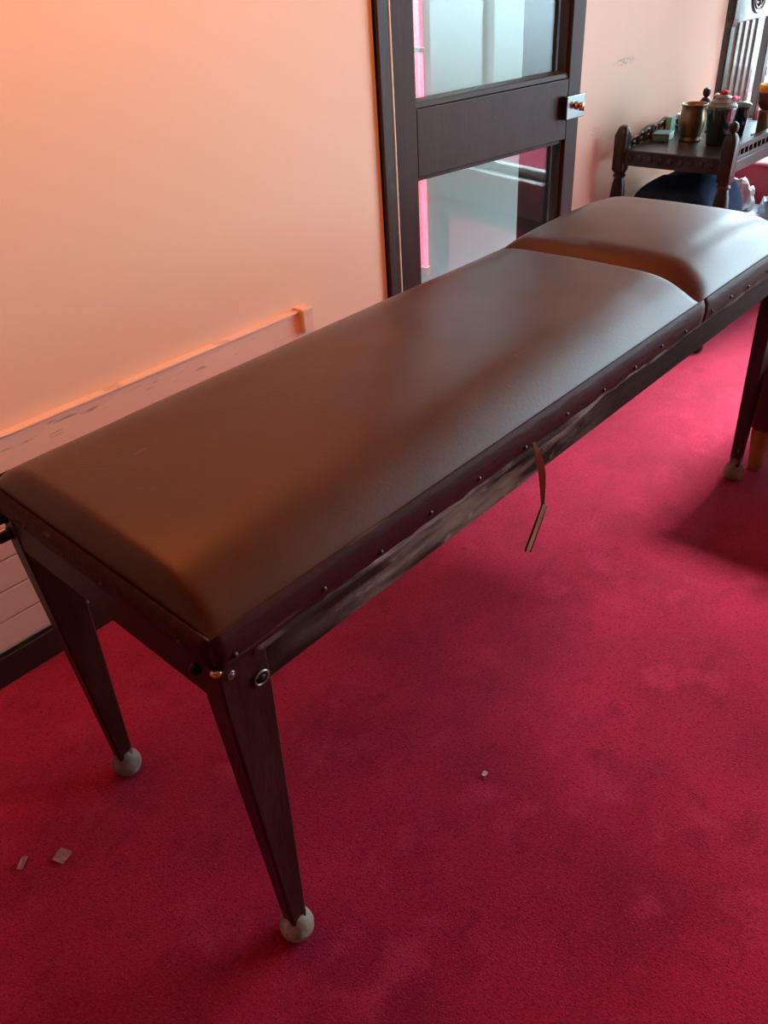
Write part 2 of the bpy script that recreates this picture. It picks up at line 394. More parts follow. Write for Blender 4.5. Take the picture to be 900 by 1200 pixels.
# ---------------------------------------------------------------- treatment table
W, L, LC = .619, 2.085, 1.445
tb = thing('treatment_table', 'long brown leather-topped treatment table with dark worn wooden frame on red carpet', 'table', (0, 0, 0))
def cushion(x0, x1, prof_crown, name, near_w, far_w, lift):
    """domed pad: side wall, soft shoulders, crown"""
    bm = bmesh.new()
    nx, ny = 90 if x1 - x0 > 1 else 56, 44
    zs = .799; sw = .150
    def f(d, w):
        tt = min(1.0, max(0.0, d / w)); return math.sqrt(max(0.0, 1 - (1 - tt) ** 2))
    def g(d, w):
        tt = min(1.0, max(0.0, d / w)); return 1 - (1 - tt) ** 2.6
    def edge(u, a=.18):     # denser sampling near the ends
        return .5 - .5 * math.cos(math.pi * u)
    grid = []
    for i in range(nx + 1):
        x = x0 + (x1 - x0) * edge(i / nx); row = []
        for j in range(ny + 1):
            y = W * edge(j / ny)
            a = g(min(y, W - y), sw); bb = g(x - x0, near_w) * g(x1 - x, far_w)
            dome = 1 - (2 * (y / W) - 1) ** 2
            u = (x - x0) / (x1 - x0)
            h = prof_crown * (a * .84 + dome * .16) * bb
            z = zs + h + lift(u, y / W) * bb * a
            z += .0022 * noise.noise(Vector((x * 3.1, y * 4.0, 2.2))) * a * bb + .0012 * noise.noise(Vector((x * 9, y * 11, 5.0))) * a * bb
            row.append(bm.verts.new((x, y, z)))
        grid.append(row)
    for i in range(nx):
        for j in range(ny):
            bm.faces.new((grid[i][j], grid[i + 1][j], grid[i + 1][j + 1], grid[i][j + 1]))
    # side wall: follow the rim down with a slight swell
    rim = [grid[i][0] for i in range(nx + 1)] + [grid[nx][j] for j in range(1, ny + 1)] + [grid[i][ny] for i in range(nx - 1, -1, -1)] + [grid[0][j] for j in range(ny - 1, 0, -1)]
    prev = rim
    for (dz, out) in ((.010, .0045), (.022, .006), (.034, .004), (.044, .0)):
        ring = []
        for v in rim:
            nxv = -1 if v.co.x < x0 + 1e-5 else (1 if v.co.x > x1 - 1e-5 else 0)
            nyv = -1 if v.co.y < 1e-5 else (1 if v.co.y > W - 1e-5 else 0)
            ring.append(bm.verts.new((v.co.x + nxv * out, v.co.y + nyv * out, zs - dz)))
        for k in range(len(rim)):
            q = (k + 1) % len(rim)
            bm.faces.new((prev[k], prev[q], ring[q], ring[k]))
        prev = ring
    bm.faces.new(prev)
    return obj(name, bm, M['leather'], tb, smooth=True)
cushion(0.0, LC - .002, .061, 'main_cushion', .034, .040, lambda u, v: .004 * math.sin(math.pi * u))
cushion(LC + .002, L, .066, 'head_cushion', .080, .16, lambda u, v: .020 * math.sin(math.pi * min(1, max(0, u * 1.05))) ** .8)

# frame rails
def rail(name, x0, x1, y0, y1, m):
    return obj(name, B((x0, x1, y0, y1, .670, .752)), m, tb, bevel=.004)
rail('side_rail', .004, L - .004, .001, .026, M['rail'])
rail('side_rail', .004, L - .004, W - .026, W - .001, M['wood'])
rail('end_rail', .001, .024, .0265, W - .0265, M['wood'])
rail('end_rail', L - .024, L - .001, .0265, W - .0265, M['wood'])
obj('base_board', B((.025, L - .025, .027, W - .027, .735, .752)), M['wood'], tb)

# leather skirt with wavy lower edge: one strip each side, tacks along it
def strip(name, pts, m, thick=.0035, nrm=(0, -1), zb=.747, amp=.006, f=9, seed=0, zt=.806):
    (xa, ya), (xb, yb) = pts
    bm = bmesh.new(); n = int(max(12, math.hypot(xb - xa, yb - ya) * 60))
    rows = []
    for i in range(n + 1):
        u = i / n; x = xa + (xb - xa) * u; y = ya + (yb - ya) * u
        lo = zb + amp * noise.noise(Vector((u * f * 3, seed, 0))) + amp * .6 * noise.noise(Vector((u * f * 11, seed, 3)))
        bulge = .0006 * noise.noise(Vector((u * f * 4, seed, 9)))
        col = []
        for (z, o) in ((zt, .001), (zt - .012, .006 + bulge), (.5 * (zt + lo), .0075 + bulge), (lo + .004, .0045 + bulge), (lo, .0015)):
            col.append(bm.verts.new((x + nrm[0] * (o + thick), y + nrm[1] * (o + thick), z)))
        for (z, o) in ((lo, 0), (zt, 0)):
            col.append(bm.verts.new((x - nrm[0] * -.0005, y - nrm[1] * -.0005, z)))
        rows.append(col)
    c = len(rows[0])
    for a, b in zip(rows, rows[1:]):
        for k in range(c):
            bm.faces.new((a[k], a[(k + 1) % c], b[(k + 1) % c], b[k]))
    bm.faces.new(rows[0]); bm.faces.new(rows[-1][::-1])
    return obj(name, bm, m, tb, smooth=True)
strip('leather_skirt', [(.0, 0), (LC - .003, 0)], M['skirt'], seed=1)
strip('leather_skirt', [(LC + .003, 0), (L, 0)], M['skirt'], seed=4, f=5)
strip('leather_skirt', [(0, W), (L, W)], M['skirt'], nrm=(0, 1), seed=2)
strip('leather_skirt', [(0, .0), (0, W)], M['skirt'], nrm=(-1, 0), seed=3, f=4, amp=.003, zb=.752)
strip('leather_skirt', [(L, .0), (L, W)], M['skirt'], nrm=(1, 0), seed=5, f=4)
# frayed padding showing under the skirt on the long side
bm = bmesh.new(); rows = []
n = 150
for i in range(n + 1):
    u = i / n; x = .06 + (L - .10) * u
    a = .745 + .006 * noise.noise(Vector((u * 22, 3, 1))); w = .010 + .014 * max(0, noise.noise(Vector((u * 9, 8, 1))) + .35)
    if u > .5: w *= .55
    o = .004 + .002 * noise.noise(Vector((u * 60, 2, 2)))
    rows.append([bm.verts.new((x, -0.0, a + .010)), bm.verts.new((x, -o - .002, a + .006)), bm.verts.new((x, -o, a - w * .5)), bm.verts.new((x, -.0008, a - w)), bm.verts.new((x, .0012, a - w)), bm.verts.new((x, .0012, a + .010))])
for a, b in zip(rows, rows[1:]):
    for k in range(6): bm.faces.new((a[k], a[(k + 1) % 6], b[(k + 1) % 6], b[k]))
bm.faces.new(rows[0]); bm.faces.new(rows[-1][::-1])
obj('frayed_padding', bm, M['padding'], tb, smooth=True)
# tacks
def tack_mesh(nrm, r=.0048):
    bm = bmesh.new(); lathe(bm, [(.0005, 0), (r, 0), (r * .95, .0016), (r * .6, .0032), (.0005, .004)], 12)
    ax = {(0, -1): (R(90), 'X'), (0, 1): (R(-90), 'X'), (-1, 0): (R(-90), 'Y'), (1, 0): (R(90), 'Y')}[nrm]
    bmesh.ops.rotate(bm, verts=bm.verts, cent=(0, 0, 0), matrix=Matrix.Rotation(ax[0], 3, ax[1]))
    return bm
tk = None
def tack(x, y, z, nrm):
    obj('tack', tack_mesh(nrm), M['tack'], tb, smooth=True, loc=(x, y, z))
for i, x in enumerate([.026, .19, .31, .43, .56, .70, .84, .98, 1.11, 1.23, 1.35, 1.49, 1.60, 1.71, 1.83, 1.95]):
    tack(x, -.0095, .764 + .004 * math.sin(i * 2.3), (0, -1))
for i, y in enumerate([.06, .253, .364, .487, .575]):
    tack(-.0095, y, .772, (-1, 0))

# legs: tapering board-like legs with a ball foot each
def leg(cx, cy, sx, sy):
    """corner (cx,cy); sx, sy point inwards"""
    bm = bmesh.new()
    tx, ty, bx0, bx1, by0, by1 = .082, .046, .028, .062, .006, .038
    def q(x, y, z): return (cx + sx * x, cy + sy * y, z)
    def ring(x0, x1, y0, y1, z):
        c = .004
        return [q(x0 + c, y0, z), q(x1 - c, y0, z), q(x1, y0 + c, z), q(x1, y1 - c, z), q(x1 - c, y1, z), q(x0 + c, y1, z), q(x0, y1 - c, z), q(x0, y0 + c, z)]
    rings = [ring(-.001, tx, -.001, ty, .7515), ring(-.001, tx, -.001, ty, .665)]
    for k in range(1, 9):
        u = k / 8
        rings.append(ring(-.001 + (bx0 + .001) * u, tx + (bx1 - tx) * u, -.001 + (by0 + .001) * u, ty + (by1 - ty) * u, .665 - (.665 - .052) * u))
    loft(bm, rings)
    lg = obj('leg', bm, M['legwood'], tb)
    bm = bmesh.new()
    lathe(bm, [(.001, 0), (.018, .001), (.027, .008), (.032, .020), (.0325, .030), (.030, .041), (.024, .051), (.019, .058), (.017, .070), (.001, .072)], 24, c=(cx + sx * .045, cy + sy * .022, 0))
    obj('foot', bm, M['foot'], lg, smooth=True)
    return lg
leg(0, 0, 1, 1); leg(0, W, 1, -1); leg(L, 0, -1, 1); leg(L, W, -1, -1)
# corner hardware
def bolt(x, y, z, nrm, r=.010, ln=.018, m='iron'):
    bm = bmesh.new(); lathe(bm, [(.0005, 0), (r * 1.25, 0), (r * 1.25, .003), (r, .004), (r, ln), (r * .7, ln + .003), (.0005, ln + .0035)], 14)
    ax = {(0, -1): (R(90), 'X'), (-1, 0): (R(-90), 'Y')}[nrm]
    bmesh.ops.rotate(bm, verts=bm.verts, cent=(0, 0, 0), matrix=Matrix.Rotation(ax[0], 3, ax[1]))
    return obj('bolt', bm, M[m], tb, smooth=True, loc=(x, y, z))
bolt(-.001, .050, .722, (-1, 0), .008, .007)
bolt(-.001, .602, .738, (-1, 0), .010, .016)
bolt(-.001, .606, .700, (-1, 0), .010, .022)
b = bolt(.062, 0, .688, (0, -1), .007, .004)
bm = bmesh.new(); tube(bm, [(.012 * math.cos(a), -.004, .011 * math.sin(a)) for a in [2 * math.pi * k / 24 for k in range(24)]], .0022, 8, closed=True)
obj('bolt_ring', bm, M['ironring'], b, smooth=True)
bolt(.018, 0, .728, (0, -1), .0055, .002, 'ironring')
bm = bmesh.new(); blob(bm, (0, 0, 0), (.008, .008, .006), 2, .3, 3); obj('corner_stud', bm, M['brass'], tb, smooth=True, loc=(-.003, -.002, .7485))
# hanging strap
st = obj('hanging_strap', bmesh.new(), M['strap'], tb)
bm = bmesh.new()
P0 = [(.722, -.014, .762), (.728, -.017, .742), (.742, -.016, .715), (.752, -.016, .685), (.758, -.016, .655), (.762, -.016, .625), (.7655, -.016, .598)]
wd = [.004, .006, .0085, .0095, .009, .0075, .006]
rings = []
for i, (p, w) in enumerate(zip(P0, wd)):
    a = R(20 + 12 * i); p = Vector(p)
    dx = Vector((math.cos(a), -math.sin(a) * .6, 0)) * w; nn = Vector((dx.y, -dx.x, 0)).normalized() * .0013
    rings.append([p + dx + nn, p - dx + nn, p - dx - nn, p + dx - nn])
loft(bm, rings); bm.to_mesh(st.data); bm.free()
bm = bmesh.new()
a = Vector((.7675, -.018, .602)); c = Vector((.7095, -.020, .522)); d = (c - a).normalized(); s = d.cross(Vector((0, 1, 0))).normalized()
w = .0105; th = .0018
for (lo, hi, y) in ((-w, w, 0),):
    pts = lambda q: [q + s * lo + Vector((0, -th, 0)), q + s * hi + Vector((0, -th, 0)), q + s * hi + Vector((0, th, 0)), q + s * lo + Vector((0, th, 0))]
    loft(bm, [pts(a), pts(c)])
sf = obj('strap_tab', bm, M['strap'], st)
for sg in (-1, 1):
    bm = bmesh.new(); tube(bm, [a + s * sg * w + Vector((0, -.001, 0)), c + s * sg * w + Vector((0, -.001, 0))], .0022, 8); obj('rolled_edge', bm, M['strapedge'], st, smooth=True)

# ---------------------------------------------------------------- side table
SX0, SX1, SY0, SY1 = 2.905, 3.745, .525, 1.045
sd = thing('carved_side_table', 'low dark oak side table with turned legs and carved galleries beside the pale wall', 'table', ((SX0 + SX1) / 2, (SY0 + SY1) / 2, 0))
ox, oy = sd.location.x, sd.location.y
def L2(bm):
    bmesh.ops.translate(bm, verts=bm.verts, vec=(-ox, -oy, 0)); return bm
ZT = .795
obj('tabletop', L2(B((SX0 + .02, SX1 - .02, SY0 + .02, SY1 - .02, .775, ZT))), M['oak'], sd, bevel=.003)
def post(px, py, ball):
    bm = bmesh.new()
    w = .027
    def sqr(w, z, n=28):
        out = []
        for i in range(n):
            a = 2 * math.pi * (i + .5) / n; c, s2 = math.cos(a), math.sin(a); m = max(abs(c), abs(s2)); k = w / m
            k = min(k, w * 1.30); out.append((px + c * k, py + s2 * k, z))
        return out
    def cir(r, z, n=28): return [(px + r * math.cos(2 * math.pi * (i + .5) / n), py + r * math.sin(2 * math.pi * (i + .5) / n), z) for i in range(n)]
    rings = [cir(.020, 0), cir(.030, .010), cir(.033, .028), cir(.026, .048), cir(.018, .06), sqr(.028, .075), sqr(.028, .17), cir(.020, .182), cir(.029, .192), cir(.020, .203),
             cir(.024, .23), cir(.032, .30), cir(.033, .36), cir(.026, .42), cir(.019, .45), cir(.027, .459), cir(.020, .468), cir(.023, .50), cir(.031, .56), cir(.032, .60), cir(.027, .65),
             cir(.020, .682), cir(.028, .690), cir(.021, .700), sqr(w, .715), sqr(w, .85), cir(w * .95, .868), cir(w * .62, .882)]
    if not ball: rings.append(cir(.004, .886))
    else: rings += [cir(.008, .886), cir(.016, .893), cir(.0185, .906), cir(.015, .918), cir(.004, .925)]
    loft(bm, rings)
    return obj('turned_leg', L2(bm), M['oak'], sd, smooth=False, bevel=0)
legs_ = [post(SX0 + .03, SY1 - .035, False), post(SX0 + .03, SY0 + .035, True), post(SX1 - .03, SY1 - .035, True), post(SX1 - .03, SY0 + .035, True)]
for l_ in legs_:
    for p in l_.data.polygons: p.use_smooth = True
    e = l_.modifiers.new('edge', 'EDGE_SPLIT'); e.split_angle = R(38)
obj('apron', L2(B((SX0 + .012, SX0 + .042, SY0 + .06, SY1 - .06, .735, .796))), M['oak'], sd, bevel=.004)
obj('apron', L2(B((SX1 - .042, SX1 - .012, SY0 + .06, SY1 - .06, .735, .796))), M['oak'], sd, bevel=.004)
obj('apron', L2(B((SX0 + .06, SX1 - .06, SY0 + .018, SY0 + .046, .735, .780))), M['oak'], sd, bevel=.004)
obj('apron', L2(B((SX0 + .06, SX1 - .06, SY1 - .046, SY1 - .018, .735, .780))), M['oak'], sd, bevel=.004)
for (a_, b_) in (((SX0 + .02), (SX0 + .045)), ((SX1 - .045), (SX1 - .02))):
    obj('stretcher', L2(B((a_, b_, SY0 + .058, SY1 - .058, .105, .140))), M['oak'], sd, bevel=.004)
# small carved studs on the near apron
for i in range(9):
    bm = bmesh.new(); y = SY0 + .09 + i * .043
    blob(bm, (SX0 + .011, y, .766), (.006, .014, .014), 2); obj('carved_stud', L2(bm), M['oak'], sd, smooth=True)
# left carved gallery: arched board with scrolls
bm = bmesh.new(); gx0, gx1 = SX0 + .058, SX1 - .058; n = 40; rows = []
for i in range(n + 1):
    u = i / n; x = gx0 + (gx1 - gx0) * u
    top = .802 + .052 * math.sin(math.pi * min(1, u * 1.0)) ** .7 + .005 * math.sin(u * 28)
    rows.append([bm.verts.new((x, SY1 - .045, .786)), bm.verts.new((x, SY1 - .045, top)), bm.verts.new((x, SY1 - .025, top)), bm.verts.new((x, SY1 - .025, .786))])
for a, b in zip(rows, rows[1:]):
    for k in range(4): bm.faces.new((a[k], a[(k + 1) % 4], b[(k + 1) % 4], b[k]))
bm.faces.new(rows[0]); bm.faces.new(rows[-1][::-1])
gal = obj('carved_gallery', L2(bm), M['oak'], sd)
for i in range(11):
    u = (i + .8) / 12; x = gx0 + (gx1 - gx0) * u; hh = .030 + .034 * math.sin(math.pi * u) ** .7
    bm = bmesh.new()
    for q, zc in ((0, .30), (1, .72)):
        r = hh * .22
        tube(bm, [(x + r * 1.25 * math.cos(a), SY1 - .047, .790 + hh * zc + r * math.sin(a)) for a in [2 * math.pi * k / 14 for k in range(14)]], .0045, 6, closed=True)
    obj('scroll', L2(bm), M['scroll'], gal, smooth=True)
# right gallery: two-row pierced fret between rails
bm = bmesh.new()
y0, y1 = SY0 + .022, SY0 + .044
box(bm, gx0, gx1, y0, y1, .742, .752); box(bm, gx0, gx1, y0 - .004, y1 + .004, .818, .838); box(bm, gx0, gx1, y0, y1, .783, .790)
k = int((gx1 - gx0) / .042)
for i in range(k + 1):
    x = gx0 + (gx1 - gx0) * i / k
    box(bm, x - .007, x + .007, y0, y1, .752, .783); box(bm, x - .007, x + .007, y0, y1, .790, .822)
obj('pierced_gallery', L2(bm), M['oak'], sd, bevel=.002, seg=1)

# things on the side table
def pot(name, label, cat, loc, prof, m, n=28, group=None):
    t_ = thing(name, label, cat, loc, 0, group)
    bm = bmesh.new(); lathe(bm, prof, n); obj('body', bm, m, t_, smooth=True)
    return t_
t_ = pot('tankard', 'aged brass tankard with bulging belly on the carved side table', 'tankard', (3.20, .838, ZT + .0005),
         [(.001, 0), (.044, 0), (.046, .006), (.040, .014), (.046, .030), (.053, .060), (.054, .085), (.050, .110), (.049, .128), (.053, .138), (.054, .142), (.049, .141), (.045, .125), (.044, .02), (.001, .015)], M['pewter'])
bm = bmesh.new(); tube(bm, [(.020, -.048, .115), (.034, -.068, .118), (.044, -.084, .095), (.044, -.084, .06), (.034, -.068, .035), (.022, -.050, .032)], .0055, 8); obj('handle', bm, M['pewterdark'], t_, smooth=True)
t_ = pot('dark_glass_jar', 'large dark green glass jar, flared, lid topped by a red flower', 'jar', (3.16, .706, ZT + .0005),
         [(.001, 0), (.042, 0), (.045, .006), (.050, .05), (.058, .11), (.061, .135), (.061, .140), (.057, .140), (.050, .06), (.001, .02)], M['darkglass'], 8)
bm = bmesh.new(); lathe(bm, [(.001, .141), (.054, .141), (.056, .147), (.050, .151), (.046, .157), (.047, .161), (.038, .166), (.032, .172), (.033, .176), (.022, .181), (.001, .184)], 28); ld = obj('lid', bm, M['greylid'], t_, smooth=False)
fl = None
bm = bmesh.new()
for k in range(6): blob(bm, (.010 * math.cos(k * 1.047), .010 * math.sin(k * 1.047), .192), (.009, .009, .008), 1, .3, 3, k)
blob(bm, (0, 0, .196), (.009, .009, .008), 1); obj('red_flower', bm, M['redflower'], ld, smooth=True)
bm = bmesh.new()
for k in range(3): blob(bm, (-.005 + .010 * k, .028 + .004 * k, .182), (.010, .010, .006), 1, .3, 3, k)
obj('white_flower', bm, M['whiteflower'], ld, smooth=True)
bm = bmesh.new()
for k in range(3): blob(bm, (.010 + .008 * k, -.036 - .002 * k, .170), (.012, .014, .010), 1, .3, 3, k)
obj('pink_flower', bm, M['pinkflower'], ld, smooth=True)
t_ = pot('tapered_glass_jar', 'slim dark glass jar with teal lid between flared jar and candle stand', 'jar', (3.36, .702, ZT + .0005),
         [(.001, 0), (.024, 0), (.026, .004), (.031, .05), (.037, .110), (.037, .114), (.001, .114)], M['darkglass'], 6)
bm = bmesh.new(); lathe(bm, [(.001, .1145), (.038, .1145), (.038, .122), (.028, .130), (.010, .134), (.001, .134)], 20); obj('lid', bm, M['tealglass'], t_, smooth=True)
t_ = thing('candle_stand', 'tall olive stand holding a smoky glass cup with yellow candle', 'candle holder', (3.40, .618, ZT + .0005))
bm = bmesh.new(); lathe(bm, [(.001, 0), (.040, 0), (.040, .006), (.026, .010), (.024, .02), (.0235, .088), (.027, .094), (.027, .099), (.001, .099)], 24); obj('stand', bm, M['olive'], t_, smooth=True)
bm = bmesh.new(); lathe(bm, [(.001, .1), (.016, .1), (.026, .108), (.036, .130), (.040, .160), (.041, .168), (.001, .168)], 28); obj('glass_cup', bm, M['purpleglass'], t_, smooth=True)
bm = bmesh.new(); lathe(bm, [(.001, .1685), (.041, .1685), (.042, .192), (.040, .196), (.030, .1965), (.028, .190), (.001, .189)], 28); obj('candle', bm, M['candle'], t_, smooth=True)
t_ = thing('patterned_cup', 'small white and blue cup at the wall side behind the brass tankard', 'cup', (3.40, .955, ZT + .0005))
bm = bmesh.new(); lathe(bm, [(.001, 0), (.022, 0), (.024, .004), (.032, .03), (.038, .062), (.040, .068), (.037, .067), (.030, .03), (.001, .01)], 26); obj('bowl', bm, M['bluecup'], t_, smooth=True)
bm = bmesh.new(); tube(bm, [(-.030, .020, .055), (-.040, .032, .05), (-.042, .034, .035), (-.028, .022, .022)], .003, 8); obj('handle', bm, M['bluecup'], t_, smooth=True)
t_ = thing('small_tin', 'flat teal tin lying on the side table left of the tankard', 'tin', (3.17, .945, ZT + .0005), R(12))
obj('tin_body', B((-.045, .045, -.035, .035, 0, .022)), M['cloth_teal'], t_, bevel=.004); obj('tin_lid', B((-.047, .047, -.037, .037, .0225, .031)), M['cloth_teal'], t_, bevel=.004)
t_ = thing('green_box', 'small pale green box behind the carved left gallery of the side table', 'box', (3.30, .978, ZT + .0005))
obj('carton', B((-.022, .022, -.012, .012, 0, .066)), M['green'], t_, bevel=.002)
obj('carton_flap', B((-.022, .022, -.013, .013, .0665, .070)), M['green'], t_, bevel=.001)

# navy sack under the side table
bm = bmesh.new()
prof = [(.600, .40), (.66, .655), (.74, .672), (.80, .672), (.86, .660), (.92, .640), (.97, .622), (1.03, .615), (1.062, .575), (1.078, .40)]
nx, ny = 26, 46
def topz(y):
    for (a, za), (b, zb) in zip(prof, prof[1:]):
        if a <= y <= b:
            u = (y - a) / (b - a); return za + (zb - za) * u
    return prof[0][1] if y < prof[0][0] else prof[-1][1]
top = []
rings = []
for i in range(nx + 1):
    u = i / nx; k = max(.0, 1 - abs(2 * u - 1) ** 3.2)
    x = 3.02 + .46 * u
    ring = []
    yc = .84; hw = .235
    for j in range(ny):
        a = 2 * math.pi * j / ny
        cc, ss = math.cos(a), math.sin(a)
        y = yc + (abs(cc) ** .55) * math.copysign(1, cc) * hw * (.80 + .20 * k ** .5)
        zz = topz(y) * (.62 + .38 * k ** .6) if ss > 0 else 0
        h = abs(ss) ** .45
        z = .30 + (zz - .30) * h if ss >= 0 else .30 - .298 * h
        z = max(.002, z + (.035 * noise.noise(Vector((x * 9, y * 9, 1))) if ss > -.3 else 0)); 
        ring.append((x + .012 * noise.noise(Vector((y * 8, z * 8, 4))), y, min(z, .70)))
    rings.append(ring)
loft(bm, rings)
sk = obj('navy_bag', bm, M['navy'], None, smooth=True)
tag(sk, 'bulging navy blue fabric bag stuffed under the carved side table', 'bag')

# white tub with plastic bags, in front of the red chair
t_ = thing('storage_tub', 'white plastic storage tub with raised rim on the floor before the red chair', 'tub', (3.87, .73, 0))
bm = bmesh.new()
def rr(hx, hy, z, n=32, p=5.0):
    return [(math.copysign(abs(math.cos(2 * math.pi * i / n)) ** (2 / p), math.cos(2 * math.pi * i / n)) * hx, math.copysign(abs(math.sin(2 * math.pi * i / n)) ** (2 / p), math.sin(2 * math.pi * i / n)) * hy, z) for i in range(n)]
loft(bm, [rr(.075, .15, 0), rr(.088, .178, .352), rr(.088, .178, .356)])
obj('tub_body', bm, M['tub'], t_, smooth=False)
bm = bmesh.new(); loft(bm, [rr(.094, .186, .357), rr(.096, .189, .364), rr(.096, .189, .376), rr(.090, .182, .377), rr(.088, .180, .368), rr(.001, .001, .368)], cap=False); obj('lid', bm, M['tub'], t_, smooth=False)
def crumple(name, c, r, m, label, seed):
    bm = bmesh.new(); res = bmesh.ops.create_icosphere(bm, subdivisions=5, radius=1.0)
    for v in bm.verts:
        d = v.co.copy()
        k = 1 + .22 * noise.noise(d * 1.9 + Vector((seed, 2, 3))) + .16 * abs(noise.noise(d * 4.2 + Vector((seed, 7, 1)))) - .10 * abs(noise.noise(d * 9 + Vector((1, seed, 5))))
        z = d.z * r[2] * k
        if d.z > .3: z += (.03 * noise.noise(d * 3 + Vector((seed, seed, 0))))
        v.co = Vector((d.x * r[0] * k, d.y * r[1] * k, max(z, -r[2] * .55)))
    o = obj(name, bm, m, None, smooth=True, loc=(c[0], c[1], c[2] + r[2] * .55))
    return tag(o, label, 'bag')
crumple('plastic_bag', (3.865, .835, .3695), (.062, .078, .085), M['plastic'], 'crumpled white plastic bag standing on the tub beside the side table leg', 1.0)
crumple('plastic_bag', (3.865, .655, .3695), (.058, .062, .048), M['bluestuff'], 'pale blue and white plastic bag lying at the right end of the tub', 5.0)

# ---------------------------------------------------------------- carved chair
ch = thing('carved_oak_chair', 'tall carved dark oak chair with slatted back and red seat near window', 'chair', (4.33, .9, 0))
cx_, cy_ = ch.location.x, ch.location.y
def L3(bm):
    bmesh.ops.translate(bm, verts=bm.verts, vec=(-cx_, -cy_, 0)); return bm
CX0, CX1, CYB = 4.055, 4.625, 1.08
bm = bmesh.new(); 
n = 20
# upholstered seat with soft edges
bm = B((4.03, 4.65, .66, 1.055, .33, .555)); obj('seat', L3(bm), M['redcloth'], ch, smooth=True, bevel=.035, seg=5)
def cpost(x0, x1, ear):
    bm = bmesh.new()
    y0, y1 = CYB, CYB + .04
    box(bm, x0, x1, y0, y1, 0, 1.135)
    # shoulder block
    s = .012
    prism(bm, [(x0, y0, 1.135), (x1, y0, 1.135), (x1, y1, 1.135), (x0, y1, 1.135)], [(x0 - s, y0 - .012, 1.165), (x1 + s * .3, y0 - .012, 1.165), (x1 + s * .3, y1, 1.165), (x0 - s, y1, 1.165)])
    box(bm, x0 - s, x1 + s * .3, y0 - .012, y1, 1.165, 1.26)
    prism(bm, [(x0 - s, y0 - .012, 1.26), (x1 + s * .3, y0 - .012, 1.26), (x1 + s * .3, y1, 1.26), (x0 - s, y1, 1.26)], [(x0, y0, 1.285), (x1, y0, 1.285), (x1, y1, 1.285), (x0, y1, 1.285)])
    box(bm, x0, x1, y0, y1, 1.285, 1.44)
    lathe(bm, [(.001, 1.44), (.024, 1.44), (.018, 1.45), (.026, 1.47), (.024, 1.49), (.001, 1.505)], 16, c=((x0 + x1) / 2, (y0 + y1) / 2, 0))
    return obj('back_post', L3(bm), M['oak'], ch, bevel=.004)
cpost(4.055, 4.105, 1); cpost(4.575, 4.625, 1)
for i in range(4):
    x = 4.165 + i * .078
    obj('back_slat', L3(B((x, x + .044, CYB + .006, CYB + .030, .66, 1.15))), M['oakcarve'], ch, bevel=.006)
obj('lower_back_rail', L3(B((4.105, 4.575, CYB + .004, CYB + .034, .60, .665))), M['oak'], ch, bevel=.004)
cr = obj('crest_panel', L3(B((4.105, 4.575, CYB, CYB + .032, 1.148, 1.40))), M['oakcarve'], ch, bevel=.005)
bm = bmesh.new()
c0 = Vector((4.345, CYB - .002, 1.262))
for rr_ in (.085, .066):
    tube(bm, [c0 + Vector((rr_ * math.cos(a), 0, rr_ * math.sin(a))) for a in [2 * math.pi * k / 36 for k in range(36)]], .006, 8, closed=True)
for k in range(8):
    a = k * math.pi / 4
    tube(bm, [c0 + Vector((math.cos(a + q * .35) * r_, 0, math.sin(a + q * .35) * r_)) for q, r_ in ((0, .012), (.6, .028), (1, .045), (.5, .058), (0, .05))], [.005, .007, .007, .006, .003], 8)
blob(bm, (c0.x, c0.y, c0.z), (.016, .010, .016), 2)
obj('rosette', L3(bm), M['oakcarve'], cr, smooth=True)
for sx in (-1, 1):
    bm = bmesh.new()
    for q in range(2):
        cc = c0 + Vector((sx * (.145 + .05 * q), 0, .04 - .02 * q))
        tube(bm, [cc + Vector((sx * (.004 + .0045 * k) * math.cos(k * .8), 0, (.004 + .0045 * k) * math.sin(k * .8))) for k in range(9)], .0055, 8)
    obj('scroll_relief', L3(bm), M['oakcarve'], cr, smooth=True)
for (x, y) in ((4.06, .68), (4.575, .68)):
    bm = bmesh.new(); lathe(bm, [(.001, 0), (.022, 0), (.027, .02), (.019, .05), (.024, .14), (.027, .22), (.019, .27), (.026, .29), (.026, .332), (.001, .332)], 20, c=(x + .022, y + .022, 0))
    obj('front_leg', L3(bm), M['oak'], ch, smooth=True)

# red armchair further into the bay
ac = thing('red_armchair', 'bright red upholstered armchair beyond the carved chair, partly out of frame', 'armchair', (5.05, .98, 0))
def L4(bm):
    bmesh.ops.translate(bm, verts=bm.verts, vec=(-5.15, -.98, 0)); return bm
obj('seat', L4(B((4.93, 5.40, .62, 1.20, .14, .46))), M['redcloth'], ac, bevel=.03, seg=4, smooth=True)
obj('arm', L4(B((4.80, 4.925, .62, 1.20, .10, .69))), M['redcloth'], ac, bevel=.045, seg=5, smooth=True)
obj('arm', L4(B((5.405, 5.53, .62, 1.20, .10, .69))), M['redcloth'], ac, bevel=.045, seg=5, smooth=True)
obj('backrest', L4(B((4.80, 5.53, 1.205, 1.34, .10, .72))), M['redcloth'], ac, bevel=.045, seg=5, smooth=True)
for (x, y) in ((4.83, .66), (5.46, .66), (4.83, 1.28), (5.46, 1.28)):
    obj('foot', L4(B((x, x + .04, y, y + .04, 0, .10))), M['oak'], ac, bevel=.004)

